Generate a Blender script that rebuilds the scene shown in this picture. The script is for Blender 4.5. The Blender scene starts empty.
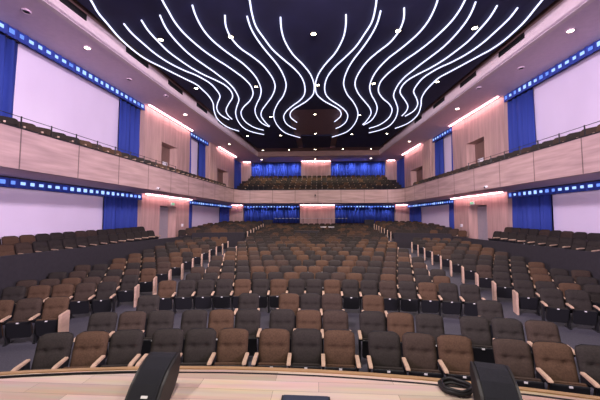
import bpy, bmesh, math, random
from mathutils import Vector, Matrix
random.seed(7)
scn = bpy.context.scene
col = scn.collection
PI = math.pi
AX = -0.12                      # the hall's centre line

# ------------------------------------------------------------------ materials
def mat(name, c, rough=.7, metal=0, noise=0, nscale=(6, 6, 6), bump=0, bscale=60, spec=.4, coat=0):
    m = bpy.data.materials.new(name); m.use_nodes = True
    nt = m.node_tree; b = nt.nodes['Principled BSDF']
    b.inputs['Base Color'].default_value = (*c, 1); b.inputs['Roughness'].default_value = rough
    b.inputs['Metallic'].default_value = metal; b.inputs['Specular IOR Level'].default_value = spec
    if coat: b.inputs['Coat Weight'].default_value = coat
    geo = nt.nodes.new('ShaderNodeNewGeometry')
    if noise:
        mp = nt.nodes.new('ShaderNodeMapping'); mp.inputs['Scale'].default_value = nscale
        nt.links.new(geo.outputs['Position'], mp.inputs['Vector'])
        n = nt.nodes.new('ShaderNodeTexNoise'); n.inputs['Scale'].default_value = 1; n.inputs['Detail'].default_value = 5
        nt.links.new(mp.outputs[0], n.inputs['Vector'])
        r = nt.nodes.new('ShaderNodeValToRGB')
        r.color_ramp.elements[0].position = .3; r.color_ramp.elements[1].position = .7
        r.color_ramp.elements[0].color = tuple(max(0, v*(1-noise)) for v in c)+(1,)
        r.color_ramp.elements[1].color = tuple(min(1, v*(1+noise)) for v in c)+(1,)
        nt.links.new(n.outputs['Fac'], r.inputs['Fac']); nt.links.new(r.outputs[0], b.inputs['Base Color'])
    if bump:
        n2 = nt.nodes.new('ShaderNodeTexNoise'); n2.inputs['Scale'].default_value = bscale
        nt.links.new(geo.outputs['Position'], n2.inputs['Vector'])
        bp = nt.nodes.new('ShaderNodeBump'); bp.inputs['Strength'].default_value = bump; bp.inputs['Distance'].default_value = .02
        nt.links.new(n2.outputs['Fac'], bp.inputs['Height']); nt.links.new(bp.outputs[0], b.inputs['Normal'])
    return m
def seams(m, axis, period, offset, width=.02, dark=.35):
    """joints between wood sheets: a dark line every <period> metres along one axis"""
    nt = m.node_tree; b = nt.nodes['Principled BSDF']
    src = b.inputs['Base Color'].links[0].from_socket
    geo = nt.nodes.new('ShaderNodeNewGeometry'); sx = nt.nodes.new('ShaderNodeSeparateXYZ')
    nt.links.new(geo.outputs['Position'], sx.inputs[0])
    a = nt.nodes.new('ShaderNodeMath'); a.operation = 'SUBTRACT'; a.inputs[1].default_value = offset
    nt.links.new(sx.outputs[axis], a.inputs[0])
    p = nt.nodes.new('ShaderNodeMath'); p.operation = 'PINGPONG'; p.inputs[1].default_value = period/2
    nt.links.new(a.outputs[0], p.inputs[0])
    l = nt.nodes.new('ShaderNodeMath'); l.operation = 'LESS_THAN'; l.inputs[1].default_value = width
    nt.links.new(p.outputs[0], l.inputs[0])
    mx = nt.nodes.new('ShaderNodeMix'); mx.data_type = 'RGBA'; mx.blend_type = 'MULTIPLY'
    nt.links.new(l.outputs[0], mx.inputs['Factor']); nt.links.new(src, mx.inputs['A'])
    mx.inputs['B'].default_value = (dark, dark, dark, 1)
    nt.links.new(mx.outputs['Result'], b.inputs['Base Color'])
    return m
def emit(name, c, s):
    m = bpy.data.materials.new(name); m.use_nodes = True
    nt = m.node_tree; nt.nodes.clear()
    e = nt.nodes.new('ShaderNodeEmission'); e.inputs[0].default_value = (*c, 1); e.inputs[1].default_value = s
    o = nt.nodes.new('ShaderNodeOutputMaterial'); nt.links.new(e.outputs[0], o.inputs[0])
    return m
def planks(name, c1, c2):
    m = mat(name, c1, .38, spec=.35); nt = m.node_tree; b = nt.nodes['Principled BSDF']
    geo = nt.nodes.new('ShaderNodeNewGeometry')
    br = nt.nodes.new('ShaderNodeTexBrick'); br.inputs['Scale'].default_value = 1
    br.inputs['Brick Width'].default_value = 1.15; br.inputs['Row Height'].default_value = .17
    br.inputs['Mortar Size'].default_value = .002; br.offset = .37
    br.inputs['Color1'].default_value = (*c1, 1); br.inputs['Color2'].default_value = (*c2, 1)
    br.inputs['Mortar'].default_value = tuple(v*.55 for v in c2)+(1,)
    mp = nt.nodes.new('ShaderNodeMapping'); mp.inputs['Scale'].default_value = (1.2, 14, 1)
    n = nt.nodes.new('ShaderNodeTexNoise'); n.inputs['Scale'].default_value = 1; n.inputs['Detail'].default_value = 4
    nt.links.new(geo.outputs['Position'], mp.inputs[0]); nt.links.new(mp.outputs[0], n.inputs['Vector'])
    mx = nt.nodes.new('ShaderNodeMix'); mx.data_type = 'RGBA'; mx.blend_type = 'OVERLAY'; mx.inputs['Factor'].default_value = .3
    nt.links.new(geo.outputs['Position'], br.inputs['Vector'])
    nt.links.new(br.outputs['Color'], mx.inputs['A']); nt.links.new(n.outputs['Color'], mx.inputs['B'])
    nt.links.new(mx.outputs['Result'], b.inputs['Base Color'])
    return m

WOOD = (.53, .35, .30)
M = dict(
    wood_side=seams(mat('maple wall sheets', WOOD, .55, noise=.17, nscale=(4, 4, .5)), 1, .62, .1, .007, .75),
    wood_back=seams(mat('maple wall sheets back', WOOD, .55, noise=.17, nscale=(4, 4, .5)), 0, .62, .1, .007, .75),
    fascia_side=seams(mat('maple balcony front side', (.45, .31, .28), .55, noise=.2, nscale=(.7, .7, 7)), 1, 2.0, 8.25, .02),
    fascia_back=seams(mat('maple balcony front back', (.45, .31, .28), .55, noise=.2, nscale=(.7, .7, 7)), 0, 2.1, 0, .02),
    beam=mat('pale ceiling beam', (.70, .56, .56), .6, noise=.05),
    soffit=mat('pale plaster soffit', (.66, .50, .58), .8, noise=.04),
    under=mat('balcony underside plaster', (.62, .46, .54), .8, noise=.04),
    brown=mat('dark brown ceiling', (.16, .095, .10), .8, noise=.1),
    brown_beam=mat('brown wood beam', (.26, .16, .14), .6, noise=.1, nscale=(2, 2, 8)),
    navy=mat('dark navy ceiling', (.010, .011, .042), .8, noise=.2, nscale=(1, 1, 1)),
    charcoal=mat('charcoal wall cloth', (.024, .021, .024), .9, noise=.12, nscale=(9, 9, 9)),
    carpet=mat('grey blue carpet', (.062, .059, .076), .95, noise=.2, nscale=(30, 30, 30), bump=.3, bscale=120),
    dark_wall=mat('dark recess paint', (.10, .08, .10), .9),
    stage=planks('pale maple stage boards', (.70, .54, .45), (.46, .33, .26)),
    nosing=mat('golden oak edge', (.38, .23, .11), .4, noise=.2, nscale=(2, 30, 1)),
    brown_cloth=mat('brown seat cloth', (.080, .046, .027), .95, noise=.22, nscale=(45, 45, 45), bump=.35, bscale=150, spec=.2),
    dark_cloth=mat('dark grey brown seat cloth', (.030, .025, .021), .95, noise=.22, nscale=(45, 45, 45), bump=.35, bscale=150, spec=.2),
    mid_cloth=mat('dim brown seat cloth', (.050, .034, .025), .95, noise=.22, nscale=(45, 45, 45), bump=.35, bscale=150, spec=.2),
    shell=mat('black seat plastic', (.012, .012, .014), .5),
    steel=mat('black painted steel', (.02, .02, .022), .45, metal=.3),
    arm=mat('pale maple arm', (.50, .35, .24), .45, noise=.1, nscale=(3, 20, 3)),
    plate=mat('pale number plate', (.75, .73, .72), .4),
    panel_end=mat('pale maple row end', (.50, .34, .25), .5, noise=.1, nscale=(3, 3, 14)),
    screen=mat('white stretched cloth', (.82, .72, .84), .9, noise=.03, nscale=(.8, .8, .4), spec=.1),
    blue=mat('royal blue drape', (.034, .062, .31), .75, noise=.12, nscale=(5, 5, .4), spec=.25),
    grille=mat('black speaker mesh', (.012, .013, .018), .55, bump=.6, bscale=400),
    cabinet=mat('black painted cabinet', (.02, .017, .018), .5, noise=.2, nscale=(12, 12, 12)),
    rubber=mat('black rubber cable', (.012, .012, .013), .55),
    slate=mat('dark slate lid', (.035, .042, .07), .45),
    door=mat('grey steel door', (.36, .33, .35), .45, noise=.05),
    brown_door=mat('dark brown wooden door', (.20, .115, .09), .5, noise=.15, nscale=(6, 6, 1)),
    white=mat('white enamel', (.85, .84, .86), .4),
    black=mat('black grille', (.01, .009, .01), .7),
    chrome=mat('dull steel', (.45, .45, .48), .35, metal=.9),
    green=emit('green lit sign', (.35, .75, .45), .9),
    led=emit('cool white light line', (.70, .72, 1.0), 1.9),
    cove=emit('pink white cove light', (1.0, .54, .60), 26),
    patch=emit('blue white light patch', (.34, .52, 1.0), 1.5), patch_dim=emit('blue light patch', (.16, .30, 1.0), 1.1),  # painted light on the pelmet cloth; dim one serves lamp lenses too
    lamp=emit('warm lamp', (1.0, .84, .62), 22),
    rail_lit=emit('small white edge lights', (1.0, .85, .95), .55),
)

# ------------------------------------------------------------------ mesh helpers
def link(name, me, m, parent=None):
    o = bpy.data.objects.new(name, me); col.objects.link(o)
    if m is not None:
        if not me.materials: me.materials.append(m)
    if parent: o.parent = parent
    return o
def tomesh(bm, name, smooth=False, bevel=0):
    if bevel:
        bmesh.ops.bevel(bm, geom=list(bm.edges), offset=bevel, segments=2, affect='EDGES', clamp_overlap=True)
    bmesh.ops.recalc_face_normals(bm, faces=list(bm.faces))
    me = bpy.data.meshes.new(name); bm.to_mesh(me); bm.free()
    if smooth:
        for p in me.polygons: p.use_smooth = True
    return me
def box(bm, x0, x1, y0, y1, z0, z1, mt=None):
    r = bmesh.ops.create_cube(bm, size=1)
    t = Matrix.Translation(((x0+x1)/2, (y0+y1)/2, (z0+z1)/2)) @ Matrix.Diagonal((x1-x0, y1-y0, z1-z0, 1))
    if mt is not None: t = mt @ t
    bmesh.ops.transform(bm, matrix=t, verts=r['verts'])
def boxmesh(name, *a, bevel=0):
    bm = bmesh.new(); box(bm, *a); return tomesh(bm, name, bevel=bevel)
def prism(bm, pts, z0, z1):
    """vertical prism; z0 / z1 may be functions of (x, y)"""
    f0 = z0 if callable(z0) else (lambda x, y: z0)
    f1 = z1 if callable(z1) else (lambda x, y: z1)
    lo = [bm.verts.new((x, y, f0(x, y))) for x, y in pts]; hi = [bm.verts.new((x, y, f1(x, y))) for x, y in pts]
    n = len(pts)
    bm.faces.new(lo); bm.faces.new(hi)
    for i in range(n): bm.faces.new((lo[i], lo[(i+1) % n], hi[(i+1) % n], hi[i]))
def strip(bm, inner, outer, z0, z1):
    """a long wall along two polylines (same count)"""
    for i in range(len(inner)-1):
        prism(bm, [inner[i], inner[i+1], outer[i+1], outer[i]], z0, z1)
    bmesh.ops.remove_doubles(bm, verts=list(bm.verts), dist=1e-5)
    # inner shared faces
    seen = {}
    for f in bm.faces:
        seen.setdefault(frozenset(v.index for v in f.verts), []).append(f)
def cyl(bm, p0, p1, r, n=10):
    p0, p1 = Vector(p0), Vector(p1); d = p1-p0
    q = d.to_track_quat('Z', 'Y').to_matrix().to_4x4()
    res = bmesh.ops.create_cone(bm, cap_ends=True, segments=n, radius1=r, radius2=r, depth=d.length)
    bmesh.ops.transform(bm, matrix=Matrix.Translation((p0+p1)/2) @ q, verts=res['verts'])
def tube(bm, pts, r, n=8, closed=False):
    pts = [Vector(p) for p in pts]; rings = []
    for i, p in enumerate(pts):
        a = pts[i-1] if (i or closed) else p; b = pts[(i+1) % len(pts)] if (i < len(pts)-1 or closed) else p
        d = (b-a).normalized(); s = d.cross(Vector((0, 0, 1)))
        if s.length < 1e-4: s = Vector((1, 0, 0))
        s.normalize(); u = s.cross(d)
        rings.append([bm.verts.new(p+(s*math.cos(t)+u*math.sin(t))*r) for t in [2*PI*k/n for k in range(n)]])
    m = len(rings)
    for i in range(m if closed else m-1):
        A, B = rings[i], rings[(i+1) % m]
        for k in range(n): bm.faces.new((A[k], A[(k+1) % n], B[(k+1) % n], B[k]))
    if not closed:
        bm.faces.new(rings[0]); bm.faces.new(rings[-1])
def smooth_path(p, k=4):
    out = []
    for i in range(len(p)-1):
        a = Vector(p[max(0, i-1)]); b = Vector(p[i]); c = Vector(p[i+1]); d = Vector(p[min(len(p)-1, i+2)])
        for j in range(k):
            t = j/k
            out.append(.5*((2*b)+(c-a)*t+(2*a-5*b+4*c-d)*t*t+(3*b-a-3*c+d)*t**3))
    out.append(Vector(p[-1])); return out
def thing(name, label, cat, loc=(0, 0, 0), rz=0, group=None):
    o = bpy.data.objects.new(name, None); col.objects.link(o)
    o.empty_display_size = .2
    o.location = loc; o.rotation_euler = (0, 0, rz); o['label'] = label; o['category'] = cat
    if group: o['group'] = group
    return o
def tag(o, label, cat, group=None):
    o['label'] = label; o['category'] = cat
    if group: o['group'] = group
    return o
def struct(name, bm, m, smooth=False):
    o = link(name, tomesh(bm, name, smooth), m); o['kind'] = 'structure'; return o
ORD = ['', 'first', 'second', 'third', 'fourth', 'fifth', 'sixth', 'seventh', 'eighth', 'ninth', 'tenth', 'eleventh', 'twelfth',
       'thirteenth', 'fourteenth', 'fifteenth', 'sixteenth', 'seventeenth', 'eighteenth', 'nineteenth', 'twentieth',
       'twenty-first', 'twenty-second', 'twenty-third', 'twenty-fourth', 'twenty-fifth', 'twenty-sixth', 'twenty-seventh', 'twenty-eighth', 'twenty-ninth', 'thirtieth']
SIDE = {-1: 'left', 1: 'right'}

# ------------------------------------------------------------------ the plan of the hall
def W(Y): return 10.8-.07*(Y-8)            # half width at the wood line
def FB(Y): return 8.8-.07*(Y-8)            # balcony front
def SB(Y): return 8.4-.085*(Y-9)           # edge of the upper soffit
def KW(Y): return 9.1-.07*(Y-8)            # low wall before the side terrace
R = 20.0
def arc(x, Y0): return Y0-(x-AX)**2/(2*R)
def inv(x, y): return y+(x-AX)**2/(2*R)
def floor_z(x, y): return .075*max(0, inv(x, y)-10.5)
def rear_z(x, y): return floor_z(x, y)+.25
def terr_z(x, y): return 1.0+.025*max(0, min(y, 21)-9)
LOW_T, UP_T = 4.05, 9.42                   # heads of the lower and upper wall bays

# house floor, one slope in rings round the stage
bm = bmesh.new()
xs = [-11.3+i*22.6/24 for i in range(25)]; ys = [1.0+i*.5 for i in range(63)]
g = [[bm.verts.new((x, y, floor_z(x, y))) for x in xs] for y in ys]
for j in range(len(ys)-1):
    for i in range(len(xs)-1): bm.faces.new((g[j][i], g[j][i+1], g[j+1][i+1], g[j+1][i]))
struct('floor', bm, M['carpet'], True)

# stage
def stage_edge(x): return 3.25-.036*(x+.6)**2
sx = [-6.5+i*.5 for i in range(27)]
bm = bmesh.new(); prism(bm, [(x, stage_edge(x)) for x in sx]+[(6.5, -5), (-6.5, -5)], 0, 1.1)
struct('stage_floor', bm, M['stage'])
bm = bmesh.new()
for i in range(len(sx)-1):
    a, b = sx[i], sx[i+1]
    prism(bm, [(a, stage_edge(a)), (b, stage_edge(b)), (b, stage_edge(b)+.05), (a, stage_edge(a)+.05)], 1.02, 1.113)
struct('trim_1', bm, M['nosing'])
bm = bmesh.new()
for i in range(len(sx)-1):
    a, b = sx[i], sx[i+1]
    prism(bm, [(a, stage_edge(a)-.075), (b, stage_edge(b)-.075), (b, stage_edge(b)-.05), (a, stage_edge(a)-.05)], 1.09, 1.104)
struct('trim_2', bm, M['black'])
bm = bmesh.new(); box(bm, -12, 12, -5.2, -5, 0, 11); struct('wall_stage', bm, M['charcoal'])

# side walls: backing, wood bays with doorways, piers
def wq(s, y0, y1, a, b): return [(s*(W(y0)+a), y0), (s*(W(y1)+a), y1), (s*(W(y1)+b), y1), (s*(W(y0)+b), y0)]
trim_n = [2]
def trim_name():
    trim_n[0] += 1; return 'trim_%d' % trim_n[0]
for s in (-1, 1):
    sd = SIDE[s]
    bm = bmesh.new(); prism(bm, wq(s, -5, 36, .62, .82), 0, 11.2); struct('wall_'+sd, bm, M['dark_wall'])
    # lower wood bay with a doorway, upper wood bays
    bm = bmesh.new()
    for (a, b, z0, z1) in ((16.75, 18.55, .4, 4.2), (20.45, 22.3, .4, 4.2), (18.55, 20.45, 3.55, 4.2)): prism(bm, wq(s, a, b, 0, .61), z0, z1)
    struct('wall_%s_lower_wood' % sd, bm, M['wood_side'])
    bm = bmesh.new()
    for (a, b, z0, z1) in ((16.75, 18.55, 4.2, 9.5), (20.45, 22.2, 4.2, 9.5), (18.55, 20.45, 7.7, 9.5), (25.45, 27.5, 4.2, 9.5), (30.3, 32, 4.2, 9.5), (27.5, 30.3, 7.5, 9.5)):
        prism(bm, wq(s, a, b, 0, .61), z0, z1)
    prism(bm, wq(s, 25.6, 27.0, -.12, 0), 4.2, 9.44)
    struct('wall_%s_upper_wood' % sd, bm, M['wood_side'])
    # doors deep in the doorways
    def side_door(n, y0, y1, z0, z1, mk, glare=False):
        f = bmesh.new(); prism(f, wq(s, y0, y1, .53, .6), z0, z1)
        o = struct('door_%d' % n, f, M[mk])
        if glare:
            f = bmesh.new(); prism(f, wq(s, y0+.95, y0+1.5, .50, .528), z0+.1, z0+1.85)  # white slab stands for bright light glaring on the upper door
            link('door_panel', tomesh(f, 'door_panel'), M['white'], o)
        h = bmesh.new(); yh = y0+.25
        hx = s*(W(yh)+.50)
        box(h, hx-.04, hx+.04, yh-.02, yh+.02, z0+.95, z0+1.25)
        link('door_handle', tomesh(h, 'door_handle'), M['chrome'], o)
    k = 0 if s < 0 else 3
    side_door(k+1, 18.6, 20.4, 1.3, 3.5, 'door'); side_door(k+2, 18.6, 20.4, 4.75, 7.65, 'brown_door', True); side_door(k+3, 27.6, 30.2, 4.75, 7.45, 'brown_door')

# back walls
bm = bmesh.new()
box(bm, -10, 10, 32.1, 32.3, 0, 4.2); struct('wall_back_lower', bm, M['dark_wall'])
bm = bmesh.new()
for a, b in ((-9.7, -7.95), (-1.9, 1.75), (7.95, 9.7)): box(bm, a, b, 31.5, 32.1, .8, 4.2)
struct('wall_back_lower_wood', bm, M['wood_back'])
bm = bmesh.new(); box(bm, -10, 10, 35.6, 35.8, 4, 11); struct('wall_back_upper', bm, M['dark_wall'])
bm = bmesh.new()
for a, b in ((-9.4, -7.95), (-1.95, 1.5), (7.85, 9.4)): box(bm, a, b, 35, 35.6, 4.2, 9.55)
struct('wall_back_upper_wood', bm, M['wood_back'])

# low charcoal walls: side terraces and the cross wall before the rear side blocks
XR = 5.05                                    # inner edge of the rear side blocks
for s in (-1, 1):
    sd = SIDE[s]
    bm = bmesh.new()
    ya = [2+i for i in range(20)]
    for i in range(len(ya)-1):
        y0, y1 = ya[i], ya[i+1]
        prism(bm, [(s*KW(y0), y0), (s*KW(y1), y1), (s*(KW(y1)+.12), y1), (s*(KW(y0)+.12), y0)], 0, 1.62)
    struct('wall_%s_terrace' % sd, bm, M['charcoal'])
    xr = [s*(XR+i*(KW(20.3)+.06-XR)/6) for i in range(7)]
    bm = bmesh.new()
    for i in range(6):
        a, b = xr[i], xr[i+1]
        prism(bm, [(a, arc(a, 21.1)), (b, arc(b, 21.1)), (b, arc(b, 21.1)+.12), (a, arc(a, 21.1)+.12)], .3, 1.78)
    struct('wall_%s_cross' % sd, bm, M['charcoal'])
    bm = bmesh.new()
    for i in range(len(ya)-1):
        y0, y1 = ya[i], ya[i+1]
        prism(bm, [(s*(KW(y0)+.12), y0), (s*(KW(y1)+.12), y1), (s*(W(y1)+.6), y1), (s*(W(y0)+.6), y0)], .0, terr_z)
    struct('floor_%s_terrace' % sd, bm, M['charcoal'])
    bm = bmesh.new()
    xg = [XR+i*.6 for i in range(9)]
    for j in range(22):
        for i in range(8):
            P = []
            for (xx, q) in ((xg[i], 0), (xg[i+1], 0), (xg[i+1], 1), (xg[i], 1)):
                P.append((s*xx, min(32, arc(s*xx, 21.2)+(j+q)*.55)))
            if P[0][1] >= 31.9: continue
            prism(bm, P, .2, rear_z)
    struct('floor_%s_rear' % sd, bm, M['carpet'])

# balcony: slab, wooden front with a dark cap, soffit
cpt = []
YB = 27.5
def front_path(off):
    p = [(-(FB(y)+off), y) for y in [2+i*1.5 for i in range(16)]]
    xe = FB(YB)+off
    rr = 1.6-off
    for i in range(0, 9):
        t = PI-(PI/2)*i/8
        p.append((-(xe+.10)+1.6-off+math.cos(t)*rr*1.0, YB+off-rr+math.sin(t)*rr))
    return p+[(-x, y) for x, y in reversed(p)]
fp, fo = front_path(0), front_path(.14)
n = len(fp); c0, c1 = 15, n-16
def seg(a, b, m, nm, z0, z1, P=fp, Q=fo):
    bm = bmesh.new()
    for i in range(a, b): prism(bm, [P[i], P[i+1], Q[i+1], Q[i]], z0, z1)
    return struct(nm, bm, m)
seg(0, c0+4, M['fascia_side'], 'balcony_front_left', 4.17, 5.36)
seg(c0+4, c1-4, M['fascia_back'], 'balcony_front_back', 4.17, 5.36)
seg(c1-4, n-1, M['fascia_side'], 'balcony_front_right', 4.17, 5.36)
seg(0, n-1, M['steel'], trim_name(), 5.36, 5.40, front_path(-.02), front_path(.18))
fq = front_path(.14)
bm = bmesh.new()
for s in (-1, 1):
    yy = [2+i*1.5 for i in range(21)]
    for i in range(20):
        y0, y1 = yy[i], yy[i+1]
        y1 = min(y1, 31.5)
        if y0 >= 31.5: continue
        if y0 < 25.9 < y1: y1 = 25.9
        elif y0 >= 25.9 and y0 < 29: continue
        f = lambda y: FB(y)+.1 if y < 27 else FB(27)-.3
        prism(bm, [(s*f(y0), y0), (s*f(y1), y1), (s*(W(y1)+.1), y1), (s*(W(y0)+.1), y0)], 4.18, 4.6)
struct('balcony_slab_sides', bm, M['under'])
bm = bmesh.new(); box(bm, -5.7, 5.7, 27.6, 29.2, 4.18, 4.6); box(bm, -7.3, 7.3, 29.2, 35.3, 4.18, 4.6)
for s in (-1, 1):
    box(bm, min(s*7.1, s*9.6), max(s*7.1, s*9.6), 31.4, 35.3, 4.18, 4.6)
    prism(bm, [(-s*p[0], p[1]) if s > 0 else p for p in front_path(.1)[15:25]]+[(s*5.7, 29.3), (s*9.3, 29.3), (s*9.5, 25.85)], 4.183, 4.595)
struct('balcony_slab_back', bm, M['under'])
def bal_z(r): return 4.75+.38*r
bm = bmesh.new()
for r in range(7): box(bm, -8.7, 8.7, 28.05+.98*r-.25, 35.2 if r == 6 else 28.05+.98*(r+1)-.25, 4.6, bal_z(r))
struct('balcony_steps', bm, M['charcoal'])

# upper soffits, beams round the ceiling well, the dark ceiling
for s in (-1, 1):
    bm = bmesh.new(); ya = [-5+i*2 for i in range(19)]+[32.0, 35.4]
    ya = [y for y in ya if y <= 31.8]+[31.8, 35.4]
    for i in range(len(ya)-1):
        y0, y1 = ya[i], ya[i+1]
        prism(bm, [(s*SB(y0), y0), (s*SB(y1), y1), (s*(W(y1)+.62), y1), (s*(W(y0)+.62), y0)], 9.46, 9.56)
    struct('soffit_'+SIDE[s], bm, M['soffit'])
    bm = bmesh.new()
    for i in range(len(ya)-2):
        y0, y1 = ya[i], ya[i+1]
        prism(bm, [(s*(SB(y0)-.0), y0), (s*(SB(y1)-.0), y1), (s*(SB(y1)+.2), y1), (s*(SB(y0)+.2), y0)], 9.44, 10.06)
    struct('beam_'+SIDE[s], bm, M['beam'])
    bm = bmesh.new()
    for i in range(len(ya)-2):
        y0, y1 = ya[i], ya[i+1]
        prism(bm, [(s*SB(y0), y0), (s*SB(y1), y1), (s*(SB(y1)+.18), y1), (s*(SB(y0)+.18), y0)], 10.06, 10.7)
    struct('beam_upper_'+SIDE[s], bm, M['brown_beam'])
bm = bmesh.new(); box(bm, -SB(31.8), SB(31.8), 31.9, 35.4, 9.46, 9.56); struct('soffit_back', bm, M['soffit'])
bm = bmesh.new(); box(bm, -SB(31.8)-.1, SB(31.8)+.1, 31.8, 32.0, 9.44, 10.7); struct('beam_back', bm, M['brown_beam'])
bm = bmesh.new(); box(bm, -12, 12, -5.2, 36, 10.7, 10.8); struct('ceiling', bm, M['brown'])
def CL(y): return 7.98-.083*(y-9)
bm = bmesh.new()
Z0, Z1 = 9.95, 10.05
yy = [-3, 3, 9, 14, 19.5]
for i in range(4):
    a, b = yy[i], yy[i+1]; prism(bm, [(-CL(a), a), (CL(a), a), (CL(b), b), (-CL(b), b)], Z0, Z1)
for s in (-1, 1):
    prism(bm, [(s*1.9+AX, 19.5), (s*CL(19.5), 19.5), (s*CL(30.2), 30.2), (s*1.9+AX, 30.2)], Z0, Z1)
prism(bm, [(AX-1.35, 25.8), (AX+1.35, 25.8), (AX+1.35, 30.2), (AX-1.35, 30.2)], Z0, Z1)
struct('ceiling_dark_panel', bm, M['navy'])
bm = bmesh.new()
prism(bm, [(-1.9+AX, 19.5), (1.9+AX, 19.5), (1.9+AX, 31.8), (-1.9+AX, 31.8)], 10.06, 10.12)
prism(bm, [(-6.6, 30.2), (6.6, 30.2), (6.6, 31.85), (-6.6, 31.85)], 9.97, 10.058)
struct('ceiling_brown_panel', bm, M['brown'])

# ------------------------------------------------------------------ light lines on the ceiling
LINES = {
1:[(-6.6,6.4),(-6.95,7.8),(-7.29,9.02),(-7.48,9.58),(-7.58,10.22),(-7.70,11.08),(-7.67,12.08),(-7.52,12.75),(-7.26,13.30),(-6.93,14.00),(-6.61,14.66),(-6.33,15.25),(-6.25,15.87),(-6.21,16.82),(-6.34,17.88),(-6.70,19.06),(-7.03,20.62),(-7.03,21.98),(-6.79,23.00),(-6.29,23.84)],
2:[(-6.97,10.23),(-7.03,10.79),(-6.98,11.53),(-6.89,12.29),(-6.66,13.06),(-6.30,13.74),(-5.98,14.16),(-5.75,14.60),(-5.54,15.18),(-5.48,15.92),(-5.56,16.86),(-6.06,17.90),(-6.44,18.90),(-6.54,20.03),(-6.27,20.99)],
3:[(-6.21,10.08),(-6.30,10.65),(-6.30,11.29),(-6.25,12.09),(-6.07,12.83),(-5.83,13.57),(-5.51,14.24),(-5.11,14.86),(-4.82,15.46),(-4.72,16.22),(-4.87,17.05),(-5.43,18.10),(-5.90,19.11),(-6.06,20.06),(-6.02,20.90)],
4:[(-5.40,9.86),(-5.53,10.46),(-5.57,11.07),(-5.52,11.83),(-5.39,12.54),(-5.14,13.29),(-4.95,13.82),(-4.76,14.44),(-4.56,15.12),(-4.46,16.11),(-4.57,17.36),(-4.99,18.46),(-5.42,19.70),(-5.70,21.36),(-5.68,23.07),(-5.21,24.19),(-4.42,24.95)],
5:[(-4.5,6.4),(-4.75,7.9),(-4.94,9.16),(-4.99,9.63),(-5.05,10.26),(-5.01,10.91),(-4.84,11.66),(-4.65,12.26),(-4.38,12.89),(-4.13,13.39),(-3.78,14.24),(-3.58,14.84),(-3.45,15.66),(-3.57,16.70),(-4.01,17.71),(-4.62,18.66),(-5.06,19.73),(-5.21,21.17),(-5.04,22.34),(-4.73,23.12),(-4.23,23.69)],
6:[(-4.05,9.44),(-4.15,9.99),(-4.18,10.72),(-4.08,11.39),(-3.87,12.01),(-3.61,12.61),(-3.32,13.22),(-3.08,14.03),(-2.95,14.93),(-2.98,16.07),(-3.25,17.15),(-3.61,18.05),(-3.99,19.23),(-4.13,20.59),(-4.03,21.92),(-3.64,22.83)],
7:[(-3.11,10.00),(-3.26,10.60),(-3.27,11.28),(-3.10,12.02),(-2.74,12.70),(-2.43,13.41),(-2.22,14.28),(-2.12,15.15),(-2.19,15.99),(-2.52,17.05),(-2.99,18.08),(-3.52,19.25),(-3.77,20.20),(-3.79,21.03),(-3.69,22.18),(-3.57,22.68)],
8:[(-2.34,10.10),(-2.35,10.77),(-2.24,11.54),(-2.02,12.42),(-1.77,13.27),(-1.60,14.12),(-1.52,15.07),(-1.57,15.90),(-1.87,17.08),(-2.31,18.12),(-2.74,19.49),(-2.96,20.87),(-2.92,22.72),(-2.51,24.65),(-1.41,26.07)],
9:[(-1.75,6.4),(-1.95,7.9),(-2.07,9.33),(-2.13,9.90),(-2.14,10.66),(-1.97,11.42),(-1.74,12.25),(-1.36,13.07),(-0.97,13.86),(-0.66,14.79),(-0.54,15.84),(-0.61,16.88),(-0.91,17.74),(-1.48,18.67),(-1.97,19.63),(-2.25,20.70),(-2.23,22.03),(-1.94,23.03),(-1.59,23.58)],
10:[(-1.16,10.22),(-1.21,10.90),(-1.16,11.67),(-0.92,12.65),(-0.52,13.56),(-0.20,14.51),(-0.045,15.51),(-0.035,16.25),(-0.14,17.05),(-0.53,17.91),(-0.96,18.53),(-1.43,19.20),(-1.71,19.93),(-1.74,20.83),(-1.40,21.89)]}
LINE_SAYS = {1: 'outermost light line, following the {} ceiling beam', 2: 'second light line in from the {} ceiling beam', 3: 'third light line in from the {} ceiling beam',
             4: 'fourth light line in from the {} ceiling beam', 5: 'fifth light line in from the {} ceiling beam', 6: 'sixth light line in from the {} ceiling beam',
             7: 'seventh light line in from the {} ceiling beam', 8: 'eighth light line in from the {} beam, sweeping round the brown middle panel',
             9: 'second light line {} of the ceiling middle', 10: 'innermost light line, just {} of the ceiling middle'}
for k, pts in LINES.items():
    for s in (-1, 1):
        zz = 9.885
        path = smooth_path([(-.15+(p[0] if s < 0 else -p[0]), p[1], zz) for p in pts], 4)
        bm = bmesh.new(); tube(bm, path, .030, 8)
        o = link('wavy_ceiling_light', tomesh(bm, 'wavy_ceiling_light', True), M['led'])
        tag(o, 'wavy white '+LINE_SAYS[k].format(SIDE[s]), 'light', 'wavy light lines on the dark ceiling')

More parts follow.
